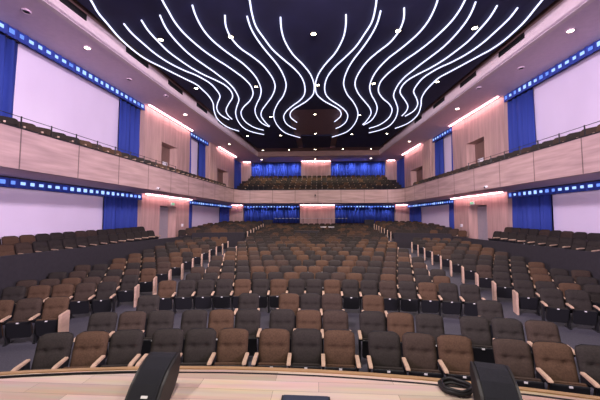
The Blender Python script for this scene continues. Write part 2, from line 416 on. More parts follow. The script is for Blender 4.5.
# ------------------------------------------------------------------ downlights
def disc(bm, r, z0, z1, n=14):
    res = bmesh.ops.create_cone(bm, cap_ends=True, segments=n, radius1=r, radius2=r, depth=z1-z0)
    bmesh.ops.translate(bm, vec=(0, 0, (z0+z1)/2), verts=res['verts'])
def ring(bm, r0, r1, z0, z1, n=16):
    V = [[bm.verts.new((r*math.cos(2*PI*k/n), r*math.sin(2*PI*k/n), z)) for k in range(n)] for r, z in ((r0, z0), (r1, z0), (r1, z1), (r0, z1))]
    for a in range(4):
        A, B = V[a], V[(a+1) % 4]
        for k in range(n): bm.faces.new((A[k], A[(k+1) % n], B[(k+1) % n], B[k]))
bm = bmesh.new(); ring(bm, .10, .135, -.05, 0); me_ring = tomesh(bm, 'trim_ring')
bm = bmesh.new(); disc(bm, .10, -.03, -.005); me_lens = tomesh(bm, 'lens')
me_ring.materials.append(M['black']); me_lens.materials.append(M['lamp'])
me_off = me_lens.copy(); me_off.materials.clear(); me_off.materials.append(M['black'])
me_ring2 = me_ring.copy(); me_ring2.materials.clear(); me_ring2.materials.append(M['soffit'])
def spot(x, y, z, e, parent, ang=100):
    L = bpy.data.lights.new('downlight_beam', 'SPOT'); L.energy = e; L.color = (1, .86, .72); L.spot_size = math.radians(ang); L.spot_blend = .8
    L.shadow_soft_size = .08
    o = bpy.data.objects.new('lamp_beam', L); col.objects.link(o); o.parent = parent; o.location = (0, 0, -.07)
def downlight(x, y, z, label, group, on=True, e=520, k=1.0):
    t = thing('downlight', label, 'light', (x, y, z), 0, group); t.scale = (k, k, 1)
    link('trim_ring', me_ring if z > 9.8 else me_ring2, None, t); link('lens', me_lens if on else me_off, None, t)
    if on: spot(x, y, z, e, t)
rows_d = [([-6.3, -3.43, -.15, 3.1, 5.95], 11.3, 'front'), ([-6.7, -3.35, 0, 3.0, 6.3], 15.8, 'second'), ([-3.3, -.2, 2.9], 20.65, 'third'),
          ([-6.1, -3.2, -.2, 2.9, 5.85], 25.4, 'fourth'), ([-5.8, -3.0, -.25, 2.6, 5.5], 30.95, 'rearmost')]
for xs_, y, nm in rows_d:
    for i, x in enumerate(xs_):
        zc = 9.95
        if y > 30.2: zc = 9.97
        elif abs(x-AX) < 1.35 and 19.5 < y < 25.8: zc = 10.06
        lab = 'round downlight in the %s row on the dark ceiling, %s from the left' % (nm, ORD[i+1])
        downlight(x, y, zc, lab, 'downlights in the dark ceiling', k=1.0)
for s in (-1, 1):
    for i, (x, y) in enumerate(((9.05, 10.9), (8.53, 18.5), (7.94, 26.2))):
        downlight(s*x, y, 9.46, 'lit downlight in the %s soffit, %s from the stage end' % (SIDE[s], ORD[i+1]), 'downlights in the soffits', e=120)
    for i, (x, y) in enumerate(((9.45, 8.8), (9.1, 13.6), (8.3, 15.6))):
        if i == 0 and s > 0: continue
        lab = 'unlit round downlight in the %s soffit, %s' % (SIDE[s], ('above the big blue drape', 'half way along the white screen', 'near the pale beam')[i])
        downlight(s*x, y, 9.46, lab, 'unlit lamps in the soffits', on=False)
for i, x in enumerate((-6.38, -.3, 5.9)):
    downlight(x, 33.4, 9.46, 'downlight above the balcony back wall, %s' % ('over the left blue drape', 'over the middle wood panel', 'over the right blue drape')[i], 'downlights over the balcony', e=120)

# air slots in the beams
for s in (-1, 1):
    for i, (a, b) in enumerate(((8.2, 9.9), (11.9, 13.35), (15.0, 16.4), (18.1, 19.5), (21.3, 22.5))):
        if i == 0 and s > 0: continue
        t = thing('air_grille', 'long dark air slot in the %s ceiling beam, %s from the stage end' % (SIDE[s], ORD[i+1] if s < 0 else ORD[i]), 'vent', (s*SB(a), a, 9.95), 0, 'air slots in the ceiling beams')
        d = SB(b)-SB(a)
        f = bmesh.new(); prism(f, [(0, 0), (s*d, b-a), (s*d-s*.03, b-a), (-s*.03, 0)], -.13, .1)
        link('grille_frame', tomesh(f, 'grille_frame'), M['black'], t)
        f = bmesh.new()
        for q in range(3): prism(f, [(-s*.03, .03), (s*d-s*.03, b-a-.03), (s*d-s*.045, b-a-.03), (-s*.045, .03)], -.09+q*.06, -.075+q*.06)
        link('louvre', tomesh(f, 'louvre'), M['steel'], t)

# ------------------------------------------------------------------ cove lights over the wood bays
def cove_side(s, a, b, z, lab):
    bm = bmesh.new(); prism(bm, wq(s, a, b, -.25, -.21), z-.03, z)
    tag(link('cove_light', tomesh(bm, 'cove_light'), M['cove']), lab, 'light', 'pink cove lights over the wood panels')
for s in (-1, 1):
    sd = SIDE[s]
    cove_side(s, 16.8, 22.2, 4.16, 'pink cove light under the balcony over the %s lower doorway' % sd)
    cove_side(s, 16.8, 22.1, 9.45, 'long pink cove light over the front %s balcony doorway' % sd)
    cove_side(s, 27.2, 31.9, 9.45, 'pink cove light over the rear %s balcony doorway' % sd)
def cove_back(a, b, y, z, lab):
    bm = bmesh.new(); box(bm, a, b, y-.25, y-.21, z-.03, z)
    tag(link('cove_light', tomesh(bm, 'cove_light'), M['cove']), lab, 'light', 'pink cove lights over the wood panels')
cove_back(-1.85, 1.7, 31.5, 4.16, 'pink cove light over the middle wood panel below the balcony')
cove_back(-1.9, 1.45, 35, 9.45, 'pink cove light over the middle wood panel behind the balcony')
for s in (-1, 1):
    cove_back(min(s*8.0, s*9.1), max(s*8.0, s*9.1), 31.5, 4.16, 'short pink cove light in the %s back corner under the balcony' % SIDE[s])
    cove_back(min(s*8.0, s*8.85), max(s*8.0, s*8.85), 35, 9.45, 'short pink cove light in the %s back corner over the balcony' % SIDE[s])

# ------------------------------------------------------------------ screens, drapes and lit pelmets in the bays
def drape_mesh(L, z0, z1, fold=.34, depth=.15, taper=0):
    """pleated cloth, local x along its width, pleats in local y, with thickness"""
    nx = max(8, int(L/fold*8)); bm = bmesh.new(); rows = []
    rng = random.Random(int(L*100))
    ph = [rng.uniform(-.5, .5) for _ in range(nx+2)]
    for side in (0, 1):
        R_ = []
        for z in (z0, z0+(z1-z0)*.5, z1):
            k = 1.0 if z < z1 else .6
            r_ = []
            for i in range(nx+1):
                x = L*i/nx
                y = -depth*k*(math.sin(2*PI*x/fold+.6*math.sin(x*3.1))*.7+.3*math.sin(2*PI*x/fold*1.63+1))+side*.02
                if z < z1: y += .012*math.sin(x*7+z)
                r_.append(bm.verts.new((x, y, z)))
            R_.append(r_)
        rows.append(R_)
        for j in range(2):
            for i in range(nx):
                f = (R_[j][i], R_[j][i+1], R_[j+1][i+1], R_[j+1][i])
                bm.faces.new(f if side == 0 else f[::-1])
    A, B = rows
    for i in range(nx):
        bm.faces.new((A[0][i+1], A[0][i], B[0][i], B[0][i+1])); bm.faces.new((A[2][i], A[2][i+1], B[2][i+1], B[2][i]))
    for j in range(2):
        bm.faces.new((A[j][0], A[j+1][0], B[j+1][0], B[j][0])); bm.faces.new((A[j+1][nx], A[j][nx], B[j][nx], B[j+1][nx]))
    return tomesh(bm, 'drape', True)
def frame_side(s, y0, y1, off):
    """location and heading so that local +x runs from y0 to y1 along a side wall and local -y faces the hall"""
    p0 = Vector((s*(W(y0)+off), y0, 0)); p1 = Vector((s*(W(y1)+off), y1, 0))
    if s < 0: return p0, math.atan2(p1.y-p0.y, p1.x-p0.x), (p1-p0).length     # -y local faces +x
    return p1, math.atan2(p0.y-p1.y, p0.x-p1.x), (p1-p0).length
def place(o, p, a): o.location = p; o.rotation_euler = (0, 0, a)
def screen(p, a, L, z0, z1, lab):
    t = thing('wall_screen', lab, 'screen', p, a, 'white screens in the wall bays')
    link('screen_cloth', boxmesh('screen_cloth', 0.04, L-.04, 0, .03, z0+.04, z1-.04), M['screen'], t)
    f = bmesh.new(); box(f, 0, L, .03, .07, z0, z1); link('backing_board', tomesh(f, 'backing_board'), M['dark_wall'], t)
def drape(p, a, L, z0, z1, lab):
    t = thing('blue_drape', lab, 'curtain', p, a, 'royal blue drapes')
    link('cloth', drape_mesh(L, z0, z1), M['blue'], t)
    f = bmesh.new(); cyl(f, (0, .01, z1+.02), (L, .01, z1+.02), .022, 8); link('curtain_rod', tomesh(f, 'curtain_rod'), M['steel'], t)
def pelmet(p, a, L, z0, z1, lab, pitch=.33):
    t = thing('lit_pelmet', lab, 'pelmet', p, a, 'lit blue pelmets over the bays')
    f = bmesh.new(); box(f, 0, L, 0, .04, z0, z1)
    n = int(L/pitch); w = L/n
    link('band', tomesh(f, 'band'), M['blue'], t)
    h = z1-z0
    f = bmesh.new(); box(f, -w*.26, w*.26, -.03, .0, -h*.25, h*.25); me = tomesh(f, 'light_patch', bevel=.01); me_dim = me.copy(); me.materials.append(M['patch']); me_dim.materials.append(M['patch_dim']); prng = random.Random(int(L*37))  # glowing patches imitate light falling on the cloth between folds
    rib = bmesh.new()
    # a swelling fold of cloth between two patches
    prof = [(-.5, 0), (-.3, -.035), (0, -.055), (.3, -.035), (.5, 0)]
    lo = [rib.verts.new((q*w*.46, r_, -h*.5)) for q, r_ in prof]; hi = [rib.verts.new((q*w*.46, r_*.6, h*.5)) for q, r_ in prof]
    for j in range(4): rib.faces.new((lo[j], lo[j+1], hi[j+1], hi[j]))
    rib.faces.new(lo[::-1]); rib.faces.new(hi); rib.faces.new((lo[0], hi[0], hi[4], lo[4]))
    mr = tomesh(rib, 'fold'); mr.materials.append(M['blue'])
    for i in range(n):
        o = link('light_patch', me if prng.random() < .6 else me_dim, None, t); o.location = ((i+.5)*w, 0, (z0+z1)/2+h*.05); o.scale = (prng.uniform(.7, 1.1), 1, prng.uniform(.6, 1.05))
        q = link('fold', mr, None, t); q.location = ((i+1)*w if i < n-1 else L-.02*w, 0, (z0+z1)/2)
for s in (-1, 1):
    sd = SIDE[s]
    # lower front bay
    p, a, L = frame_side(s, 5.0, 14.5, .43); screen(p, a, L, 1.3, 4.0, 'large white screen under the %s balcony nearest the stage' % sd)
    p, a, L = frame_side(s, 14.25, 16.7, .24); drape(p, a, L, 1.35, 3.95, 'blue drape under the balcony, just before the %s lower doorway' % sd)
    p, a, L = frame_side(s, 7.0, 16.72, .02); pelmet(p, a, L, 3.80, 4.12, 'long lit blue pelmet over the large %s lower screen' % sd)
    # lower rear bay
    p, a, L = frame_side(s, 23.0, 29.2, .43); screen(p, a, L, 1.5, 4.0, 'white screen past the %s lower doorway under the balcony' % sd)
    p, a, L = frame_side(s, 22.35, 23.35, .24); drape(p, a, L, 1.4, 3.95, 'narrow blue drape just past the %s lower doorway' % sd)
    p, a, L = frame_side(s, 28.75, 31.3, .24); drape(p, a, L, 1.5, 3.95, 'blue drape in the far %s corner under the balcony' % sd)
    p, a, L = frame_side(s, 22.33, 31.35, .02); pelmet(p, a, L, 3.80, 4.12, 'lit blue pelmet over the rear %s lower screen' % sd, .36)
    # upper front bay
    p, a, L = frame_side(s, 9.6, 15.3, .43)
    screen(p, a, L, 4.9, 9.3, 'large white screen above the %s balcony seats' % sd)
    p, a, L = frame_side(s, 15.05, 16.74, .24); drape(p, a, L, 4.8, 9.1, 'tall blue drape before the front %s balcony doorway' % sd)
    p, a, L = frame_side(s, 7.0, 9.98, .24); drape(p, a, L, 4.8, 9.1, 'tall blue drape at the stage end of the %s upper screen' % sd)
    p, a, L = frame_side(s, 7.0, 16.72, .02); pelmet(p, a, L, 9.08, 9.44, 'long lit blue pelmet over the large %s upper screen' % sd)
    # upper rear bay
    p, a, L = frame_side(s, 22.6, 24.4, .43); screen(p, a, L, 4.9, 9.3, 'narrow tall white screen between the %s balcony doorways' % sd)
    p, a, L = frame_side(s, 22.25, 22.72, .24); drape(p, a, L, 4.8, 9.1, 'thin tall blue drape at the front edge of the narrow %s screen' % sd)
    p, a, L = frame_side(s, 24.15, 25.4, .24); drape(p, a, L, 4.8, 9.1, 'tall blue drape at the far edge of the narrow %s screen' % sd)
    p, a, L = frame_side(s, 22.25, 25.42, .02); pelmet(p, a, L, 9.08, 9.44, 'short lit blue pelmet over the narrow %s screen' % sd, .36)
    p, a, L = frame_side(s, 32.05, 34.9, .24); drape(p, a, L, 4.8, 9.35, 'tall blue drape in the far %s corner of the balcony' % sd)
    # back bays
    x0, x1 = (-7.9, -1.95) if s < 0 else (1.8, 7.9)
    drape((x0, 31.75, 0), 0, x1-x0, 2.3, 3.95, 'wide blue drape on the back wall under the balcony, %s of the wood panel' % sd)
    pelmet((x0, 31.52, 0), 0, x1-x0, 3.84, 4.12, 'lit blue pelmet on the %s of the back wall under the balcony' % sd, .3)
    x0, x1 = (-7.9, -2.0) if s < 0 else (1.55, 7.8)
    drape((x0, 35.2, 0), 0, x1-x0, 6.4, 9.35, 'wide blue drape behind the balcony, %s of the wood panel' % sd)
    for (yy_, zz_, nm_, q0, q1, e_) in ((34.55, 9.46, 'over the %s drape behind the balcony' % sd, x0, x1, 130), (31.15, 4.18, 'under the balcony over the %s drape' % sd, x0, x1, 45)):
        for q in range(4):
            xx = q0+(q1-q0)*(q+.5)/4
            t = thing('blue_downlight', 'small blue lamp %s, %s from the left' % (nm_, ORD[q+1]), 'light', (xx, yy_, zz_), 0, 'blue wash lamps over the back drapes')
            bm = bmesh.new(); cyl(bm, (0, 0, -.04), (0, 0, 0), .05, 10); link('lamp_housing', tomesh(bm, 'lamp_housing'), M['soffit'], t)
            bm = bmesh.new(); cyl(bm, (0, 0, -.05), (0, 0, -.041), .035, 10); link('lens', tomesh(bm, 'lens'), M['patch_dim'], t)
            L_ = bpy.data.lights.new('blue_beam', 'SPOT'); L_.energy = e_; L_.color = (.55, .66, 1); L_.spot_size = math.radians(130); L_.spot_blend = 1; L_.shadow_soft_size = .05
            o = bpy.data.objects.new('blue_beam', L_); col.objects.link(o); o.parent = t; o.location = (0, 0, -.08); o.rotation_euler = (math.radians(20), 0, 0)

# ------------------------------------------------------------------ seats
def pad_mesh(name, nx=14, nz=16, w=.247, h=.49, t=.085):
    """padded back, bottom at the origin, standing up; front faces -y; leaning back"""
    bm = bmesh.new()
    def half(v):
        r = .075/h
        if v > 1-r: q = (v-(1-r))/r; return w-.075*(1-math.sqrt(max(0, 1-q*q)))*.9
        if v < .06: return w-.012*(1-v/.06)
        return w*(1-.03*(.5-v) if v < .5 else 1)
    F, B = [], []
    for j in range(nz+1):
        v = j/nz; hw = half(v)
        fr, br = [], []
        for i in range(nx+1):
            u = -1+2*i/nx
            e = (1-abs(u)**5)**.5 if abs(u) < 1 else 0
            ev = (1-abs(2*v-1)**7)**.5 if 0 < v < 1 else 0
            d = t*(.25+.75*e*ev)
            d -= .024*math.exp(-((v-.56)/.045)**2)*e
            for c in (-.42, .42): d -= .034*math.exp(-((v-.56)/.075)**2-((u-c)/.13)**2)
            d += .012*math.sin(min(1, v*1.8)*PI)*e
            z = v*h; lean = v*.16
            crown = .012*(1-u*u) if j == nz else 0
            fr.append(bm.verts.new((u*hw, lean-d, z+crown))); br.append(bm.verts.new((u*hw, lean, z+crown)))
        F.append(fr); B.append(br)
    for j in range(nz):
        for i in range(nx):
            bm.faces.new((F[j][i], F[j][i+1], F[j+1][i+1], F[j+1][i])); bm.faces.new((B[j][i+1], B[j][i], B[j+1][i], B[j+1][i+1]))
        bm.faces.new((F[j][0], F[j+1][0], B[j+1][0], B[j][0])); bm.faces.new((F[j+1][nx], F[j][nx], B[j][nx], B[j+1][nx]))
    for i in range(nx):
        bm.faces.new((F[0][i+1], F[0][i], B[0][i], B[0][i+1])); bm.faces.new((F[nz][i], F[nz][i+1], B[nz][i+1], B[nz][i]))
    bmesh.ops.translate(bm, vec=(0, .03, .40), verts=list(bm.verts))
    return tomesh(bm, name, True)
def shell_mesh():
    """black plastic behind the pad"""
    bm = bmesh.new(); w = .24
    pts = [(-w, .0), (w, .0), (w, .42), (w-.03, .485), (w-.09, .51), (-w+.09, .51), (-w+.03, .485), (-w, .42)]
    A = [bm.verts.new((x, .032+z/.49*.16, .395+z)) for x, z in pts]; B = [bm.verts.new((x*.97, .032+.035+z/.49*.16, .39+z*.985)) for x, z in pts]
    bm.faces.new(A); bm.faces.new(B[::-1])
    for i in range(8): bm.faces.new((A[i], A[(i+1) % 8], B[(i+1) % 8], B[i]))
    return tomesh(bm, 'back_shell')
def slab_mesh(name, w, y0, z0, y1, z1, t, r=.05, bevel=.012):
    """tilted slab from its lower edge (y0,z0) to its upper edge (y1,z1), rounded lower corners, thickness t towards -y side"""
    bm = bmesh.new(); h = 1.0
    pts = [(-w+r, 0), (w-r, 0), (w-.3*r, .045), (w, .16), (w, 1), (-w, 1), (-w, .16), (-w+.3*r, .045)]
    d = Vector((0, y1-y0, z1-z0)); nrm = Vector((0, -d.z, d.y)).normalized()
    if nrm.y > 0: nrm = -nrm
    A = [bm.verts.new(Vector((x, y0, z0))+d*v) for x, v in pts]; B = [bm.verts.new(Vector((x, y0, z0))+d*v+nrm*t) for x, v in pts]
    bm.faces.new(A); bm.faces.new(B[::-1])
    for i in range(8): bm.faces.new((A[i], A[(i+1) % 8], B[(i+1) % 8], B[i]))
    return tomesh(bm, name, bevel=bevel)
PAD = {}
for tone, m_ in (('brown', 'brown_cloth'), ('dark', 'dark_cloth'), ('dim brown', 'mid_cloth')):
    me = pad_mesh('backrest'); me.materials.append(M[m_])
    cu = slab_mesh('seat_cushion', .215, -.055, .17, -.155, .525, .055); cu.materials.append(M[m_])
    PAD[tone] = (me, cu)
SHELL = shell_mesh(); SHELL.materials.append(M['shell'])
UNDER = slab_mesh('seat_shell', .222, -.111, .15, -.211, .505, .035, bevel=.008); UNDER.materials.append(M['shell'])
bm = bmesh.new(); box(bm, -.022, .022, -.252, -.246, .475, .50); PLATE = tomesh(bm, 'number_plate'); PLATE.materials.append(M['plate'])
bm = bmesh.new()
A_ = [(-.05, .605), (.06, .61), (.08, .57), (-.30, .545), (-.33, .57), (-.31, .59)]
lo = [bm.verts.new((-.029, y, z)) for y, z in [(-.015, .572), (-.015, .606), (-.26, .592), (-.325, .575), (-.335, .555), (-.30, .545)]]
hi = [bm.verts.new((.029, v.co.y, v.co.z)) for v in lo]
bm.faces.new(lo); bm.faces.new(hi[::-1])
for i in range(6): bm.faces.new((lo[i], lo[(i+1) % 6], hi[(i+1) % 6], hi[i]))
ARM = tomesh(bm, 'armrest', bevel=.006); ARM.materials.append(M['arm'])
bm = bmesh.new(); box(bm, -.018, .018, -.13, -.0, .02, .57); box(bm, -.03, .03, -.16, .12, 0, .022); box(bm, -.014, .014, -.26, -.08, .50, .56)
STAND = tomesh(bm, 'standard', bevel=.004); STAND.materials.append(M['steel'])
bm = bmesh.new()
ep = [(-.30, 0), (.06, 0), (.08, .60), (.05, .63), (-.26, .615), (-.30, .59)]
lo = [bm.verts.new((-.03, y, z)) for y, z in ep]; hi = [bm.verts.new((.03, y, z)) for y, z in ep]
bm.faces.new(lo); bm.faces.new(hi[::-1])
for i in range(6): bm.faces.new((lo[i], lo[(i+1) % 6], hi[(i+1) % 6], hi[i]))
ENDP = tomesh(bm, 'end_panel', bevel=.008); ENDP.materials.append(M['panel_end'])

SEATS = []      # x, y, z, heading, tone, label, arms on (left?, right?), end panel side, pitch
def tone_for(rng): return rng.choices(('brown', 'dark', 'dim brown'), (.24, .50, .26))[0]
TN = {'brown': 'warm brown', 'dark': 'dark', 'dim brown': 'dim brown'}
rng = random.Random(11)
def add(x, y, z, rz, tone, label, left=False, right=True, end=0, pitch=.53): SEATS.append([x, y, z, rz, tone, label, left, right, end, pitch])
def ring_seat(x, Y0, z, tone, label, **k):
    y = arc(x, Y0); add(x, y, z(x, y) if callable(z) else z, -math.asin((x-AX)/R), tone, label, **k)
b_, d_, m_ = 'brown', 'dark', 'dim brown'
T1 = [d_, b_, d_, d_, d_, b_, b_, d_, b_, d_, m_, b_, m_, b_, d_]
T2 = [d_, m_, d_, d_, b_, d_, d_, b_, m_, d_, b_, d_, d_, d_, m_]
TRIO = ['far left trio', 'trio second from the left', 'middle trio', 'trio second from the right', 'far right trio']
PL = ['left', 'middle', 'right']
for r, (Y0, T) in enumerate(((4.85, T1), (5.9, T2))):
    for g_ in range(5):
        cx = [-3.57, -1.9, -.19, 1.55, 3.36][g_]
        for i in range(3):
            k = g_*3+i
            lab = '%s theatre seat, %s of the %s, %s row' % (TN[T[k]], PL[i], TRIO[g_], ORD[r+1])
            ring_seat(cx+(i-1)*.52, Y0, 0, T[k], lab, left=(i == 0), pitch=.52)
for x, t, lab, l_ in ((-3.96, d_, 'dark theatre seat standing alone in the sparse third row, far left', True), (-1.66, d_, 'dark theatre seat standing alone, third row, left of the middle trio', True),
                      (-.70, b_, 'warm brown theatre seat, left one of the third row middle trio', True), (-.19, d_, 'dark theatre seat, middle one of the third row middle trio', False),
                      (.32, m_, 'dim brown theatre seat, right one of the third row middle trio', False),
                      (1.28, b_, 'warm brown theatre seat standing alone, third row, right of the middle trio', True), (3.73, d_, 'dark theatre seat standing alone in the sparse third row, far right', True)):
    ring_seat(x, 7.2, 0, t, lab, left=l_, pitch=.51)
T4 = [b_, d_, d_, d_, b_, d_, b_, d_, d_, b_, d_, d_, m_, d_, b_, d_, d_]
def row_y(k): return 8.95 if k == 4 else 10.1+1.05*(k-5)
BACK = 23
for k in range(4, BACK+1):
    Y0 = row_y(k)
    # centre block
    n = 17 if k % 2 == 0 else 16
    if k > 15: n = 17 if k % 2 else 18
    for i in range(n):
        x = AX+(i-(n-1)/2)*.53
        if k == 17 and -2.0 < x-AX+.0 < .35: continue          # the control desk stands here
        t = T4[i] if k == 4 else tone_for(rng)
        if k == 17 and .3 < x < 1.4: t = d_
        lab = '%s theatre seat, centre block, %s row from stage, %s from left end' % (TN[t], ORD[k], ORD[i+1])
        ring_seat(x, Y0, floor_z, t, lab, left=(i == 0), end=(-1 if i == 0 and k > 4 else 1 if i == n-1 and k > 4 else 0))
# side blocks: one row further forward than the centre block, then rear blocks behind the low walls
for k in range(3, BACK+1):
    for s in (-1, 1):
        Y0 = {3: 7.4, 4: 9.05}.get(k, row_y(k))
        if k == 15: continue
        if k <= 14: xe = 5.66; xmax = KW(arc(8.5, Y0))-.42; z = floor_z
        else: xe = 5.2; xmax = W(arc(8.5, Y0))-.5; z = rear_z
        q = 0
        while True:
            x = s*(xe+.30+q*.51)
            if abs(x) > xmax: break
            t = tone_for(rng)
            if k <= 14: lab = '%s theatre seat, %s side block, %s row from its front, %s from the aisle' % (TN[t], SIDE[s], ORD[k-2], ORD[q+1])
            else: lab = '%s theatre seat, %s rear block, %s row, %s from the aisle' % (TN[t], SIDE[s], ORD[k-15], ORD[q+1])
            e_ = -s if q == 0 and k != 4 else 0
            ring_seat(x, Y0, z, t, lab, left=(s < 0 or q == 0), right=(s > 0 or q == 0), end=e_, pitch=.51)
            q += 1
# terrace seats along the side walls
for s in (-1, 1):
    for r, off, up in ((0, .62, .0), (1, 1.32, .20)):
        y = 7.2+.2*r; q = 0
        while y < 16.6:
            t = rng.choices((d_, m_, b_), (.75, .2, .05))[0]
            x = s*(KW(y)+off)
            far = q
            SEATS.append([x, y, terr_z(x, y)+up, -s*math.radians(62)*-1*-1 if False else (math.radians(80) if s < 0 else -math.radians(80)), t,
                          '%s theatre seat on the %s wall terrace, %s row, %s from the doorway' % (TN[t], SIDE[s], ('front', 'back')[r], ORD[int((16.6-7.2-.2*r)/.56-1e-6)+1-q]), q == 0 and s < 0, True, 0, .56])
            y += .56; q += 1
# balcony seats (all small): side rows and the stepped rows at the back
BAL = []
for s in (-1, 1):
    for off, up, y in ((.62, .34, 6.2), (1.25, .50, 6.5)):
        while y < 26.3:
            x = s*(FB(y)+off); BAL.append([x, y, 4.6+up, math.radians(62) if s < 0 else -math.radians(62), tone_for(rng)]); y += .56
for r in range(6):
    for i in range(30):
        x = AX+(i-14.5)*.54
        if abs(x) > 7.9-(1.0 if r == 0 else .3): continue
        if r in (0, 1) and 5.2 < abs(x) < 7.0: continue
        BAL.append([x, 28.3+.98*r, bal_z(r), 0, tone_for(rng)])

# which ones are the largest in the photograph's frame
from bpy_extras.object_utils import world_to_camera_view
cam_d = bpy.data.cameras.new('camera'); cam = bpy.data.objects.new('camera', cam_d); col.objects.link(cam)
cam_d.sensor_width = 36; cam_d.lens = 18.0; cam_d.clip_end = 200
PITCH, YAW = math.atan(19/300), math.atan(18/300)
cam.location = (0, 0, 2.7); cam.rotation_euler = (PI/2+PITCH, 0, YAW)
scn.camera = cam
fwd = Vector((-math.sin(YAW)*math.cos(PITCH), math.cos(YAW)*math.cos(PITCH), math.sin(PITCH))); rt = Vector((math.cos(YAW), math.sin(YAW), 0)); up_ = rt.cross(fwd)
def px(P):
    v = Vector(P)-cam.location; d = v.dot(fwd); return (300+300*v.dot(rt)/d, 200-300*v.dot(up_)/d, d) if d > .1 else (-999, -999, d)
vis = []
for S in SEATS:
    q = px((S[0], S[1], S[2]+.75))
    if -6 < q[0] < 606 and q[1] < 405: vis.append((q[2]*(1.25 if abs(S[3]) > .8 else 1.0), S))
vis.sort(key=lambda v: v[0])
NEAR = [v[1] for v in vis[:300]]; FAR = [v[1] for v in vis[300:]]
for (x, y, z, rz, tone, label, left, right, end, pitch) in NEAR:
    t = thing('theatre_seat', label, 'seat', (x, y, z), rz, 'theatre seats facing the stage')
    link('backrest', PAD[tone][0], None, t); link('back_shell', SHELL, None, t)
    c = link('seat_cushion', PAD[tone][1], None, t); link('seat_shell', UNDER, None, c)
    link('number_plate', PLATE, None, c)
    for on, sgn in ((left, -1), (right, 1)):
        if end == sgn:
            e = link('end_panel', ENDP, None, t); e.location = (sgn*(pitch/2+.02), 0, 0)
        elif on:
            a = link('armrest', ARM, None, t); a.location = (sgn*pitch/2, 0, 0)
            q = link('standard', STAND, None, t); q.location = (sgn*pitch/2, 0, 0)
# the rest: small and far, one mass
simple = {}
def mini(tone):
    bm = bmesh.new(); k = {'brown': 0, 'dark': 1, 'dim brown': 2}[tone]
    def poly(pts, y_of, t, mi):
        A = [bm.verts.new((x, y_of(z)-t, z)) for x, z in pts]; B = [bm.verts.new((x, y_of(z), z)) for x, z in pts]
        fs = [bm.faces.new(A), bm.faces.new(B[::-1])]+[bm.faces.new((A[i], A[(i+1) % len(pts)], B[(i+1) % len(pts)], B[i])) for i in range(len(pts))]
        for f in fs: f.material_index = mi
    P = [(-.225, .40), (.225, .40), (.23, .80), (.20, .86), (.14, .89), (-.14, .89), (-.20, .86), (-.23, .80)]
    yo = lambda z: .03+(z-.40)/.49*.16
    poly(P, yo, .08, k); poly([(x*1.02, z) for x, z in P], lambda z: yo(z)+.03, .03, 3)
    poly([(-.19, .15), (.19, .15), (.222, .22), (.222, .52), (-.222, .52), (-.222, .22)], lambda z: -.10-(z-.15)*.28, .05, 3)
    nb = len(bm.faces)
    box(bm, .235, .295, -.33, .08, .55, .60); box(bm, .25, .28, -.12, .06, 0, .55)
    bm.faces.ensure_lookup_table()
    for f in bm.faces[nb:nb+6]: f.material_index = 4
    for f in bm.faces[nb+6:]: f.material_index = 3
    me = bpy.data.meshes.new('mini'); bmesh.ops.recalc_face_normals(bm, faces=list(bm.faces)); bm.to_mesh(me); bm.free(); return me
mm = {t: mini(t) for t in PAD}
bme = bmesh.new(); bmesh.ops.create_cube(bme, size=.001)
bme = bmesh.new()
for S in FAR+BAL:
    tmp = mm[S[4]].copy(); tmp.transform(Matrix.Translation((S[0], S[1], S[2])) @ Matrix.Rotation(S[3], 4, 'Z')); bme.from_mesh(tmp); bpy.data.meshes.remove(tmp)
    if len(S) > 8 and S[8]:
        e = ENDP.copy(); n0 = len(bme.faces)
        e.transform(Matrix.Translation((S[0], S[1], S[2])) @ Matrix.Rotation(S[3], 4, 'Z') @ Matrix.Translation((S[8]*.29, 0, 0))); bme.from_mesh(e); bpy.data.meshes.remove(e)
        bme.faces.ensure_lookup_table()
        for f in bme.faces[n0:]: f.material_index = 4
me = bpy.data.meshes.new('theatre_seats'); bme.to_mesh(me); bme.free()
for k in ('brown_cloth', 'dark_cloth', 'mid_cloth', 'shell', 'arm'): me.materials.append(M[k])
o = link('theatre_seats', me, None)
tag(o, 'many small theatre seats of the far rows and the balcony', 'seats'); o['kind'] = 'stuff'

# ------------------------------------------------------------------ things among the seats and on the walls
Yd = 22.7
zd = floor_z(-.9, arc(-.9, Yd))
t = thing('control_desk', 'long low black control desk among the rear centre seats', 'desk', (-.85, arc(-.9, Yd)-.05, zd), 0)
link('desk_top', boxmesh('desk_top', -.95, .95, -.3, .3, .84, .90, bevel=.01), M['shell'], t)
link('front_panel', boxmesh('front_panel', -.92, .92, -.27, -.24, .0, .84), M['cabinet'], t)
for s in (-1, 1): link('side_panel', boxmesh('side_panel', min(s*.92, s*.87), max(s*.92, s*.87), -.238, .26, 0, .84), M['cabinet'], t)
for i, x in enumerate((.42, 1.05)):
    y = arc(x, 24.8)-.52; z = floor_z(x, y)
    t = thing('side_table', 'small white topped table among the rear seats, %s of the pair' % ('left', 'right')[i], 'table', (x, y, z), 0, 'pair of small white tables')
    bm = bmesh.new(); v0 = [bm.verts.new((a, b, .98)) for a, b in ((-.2, -.2), (.2, -.2), (.2, .2), (-.2, .2))]; v1 = [bm.verts.new((a*1.25, b*1.25, 1.05)) for a, b in ((-.2, -.2), (.2, -.2), (.2, .2), (-.2, .2))]
    bm.faces.new(v0); bm.faces.new(v1)
    for j in range(4): bm.faces.new((v0[j], v0[(j+1) % 4], v1[(j+1) % 4], v1[j]))
    link('table_top', tomesh(bm, 'table_top', bevel=.01), M['white'], t)
    bm = bmesh.new(); cyl(bm, (0, 0, .03), (0, 0, .98), .07, 12); link('pedestal', tomesh(bm, 'pedestal'), M['steel'], t)
    bm = bmesh.new(); cyl(bm, (0, 0, 0), (0, 0, .03), .18, 14); link('foot', tomesh(bm, 'foot'), M['steel'], t)
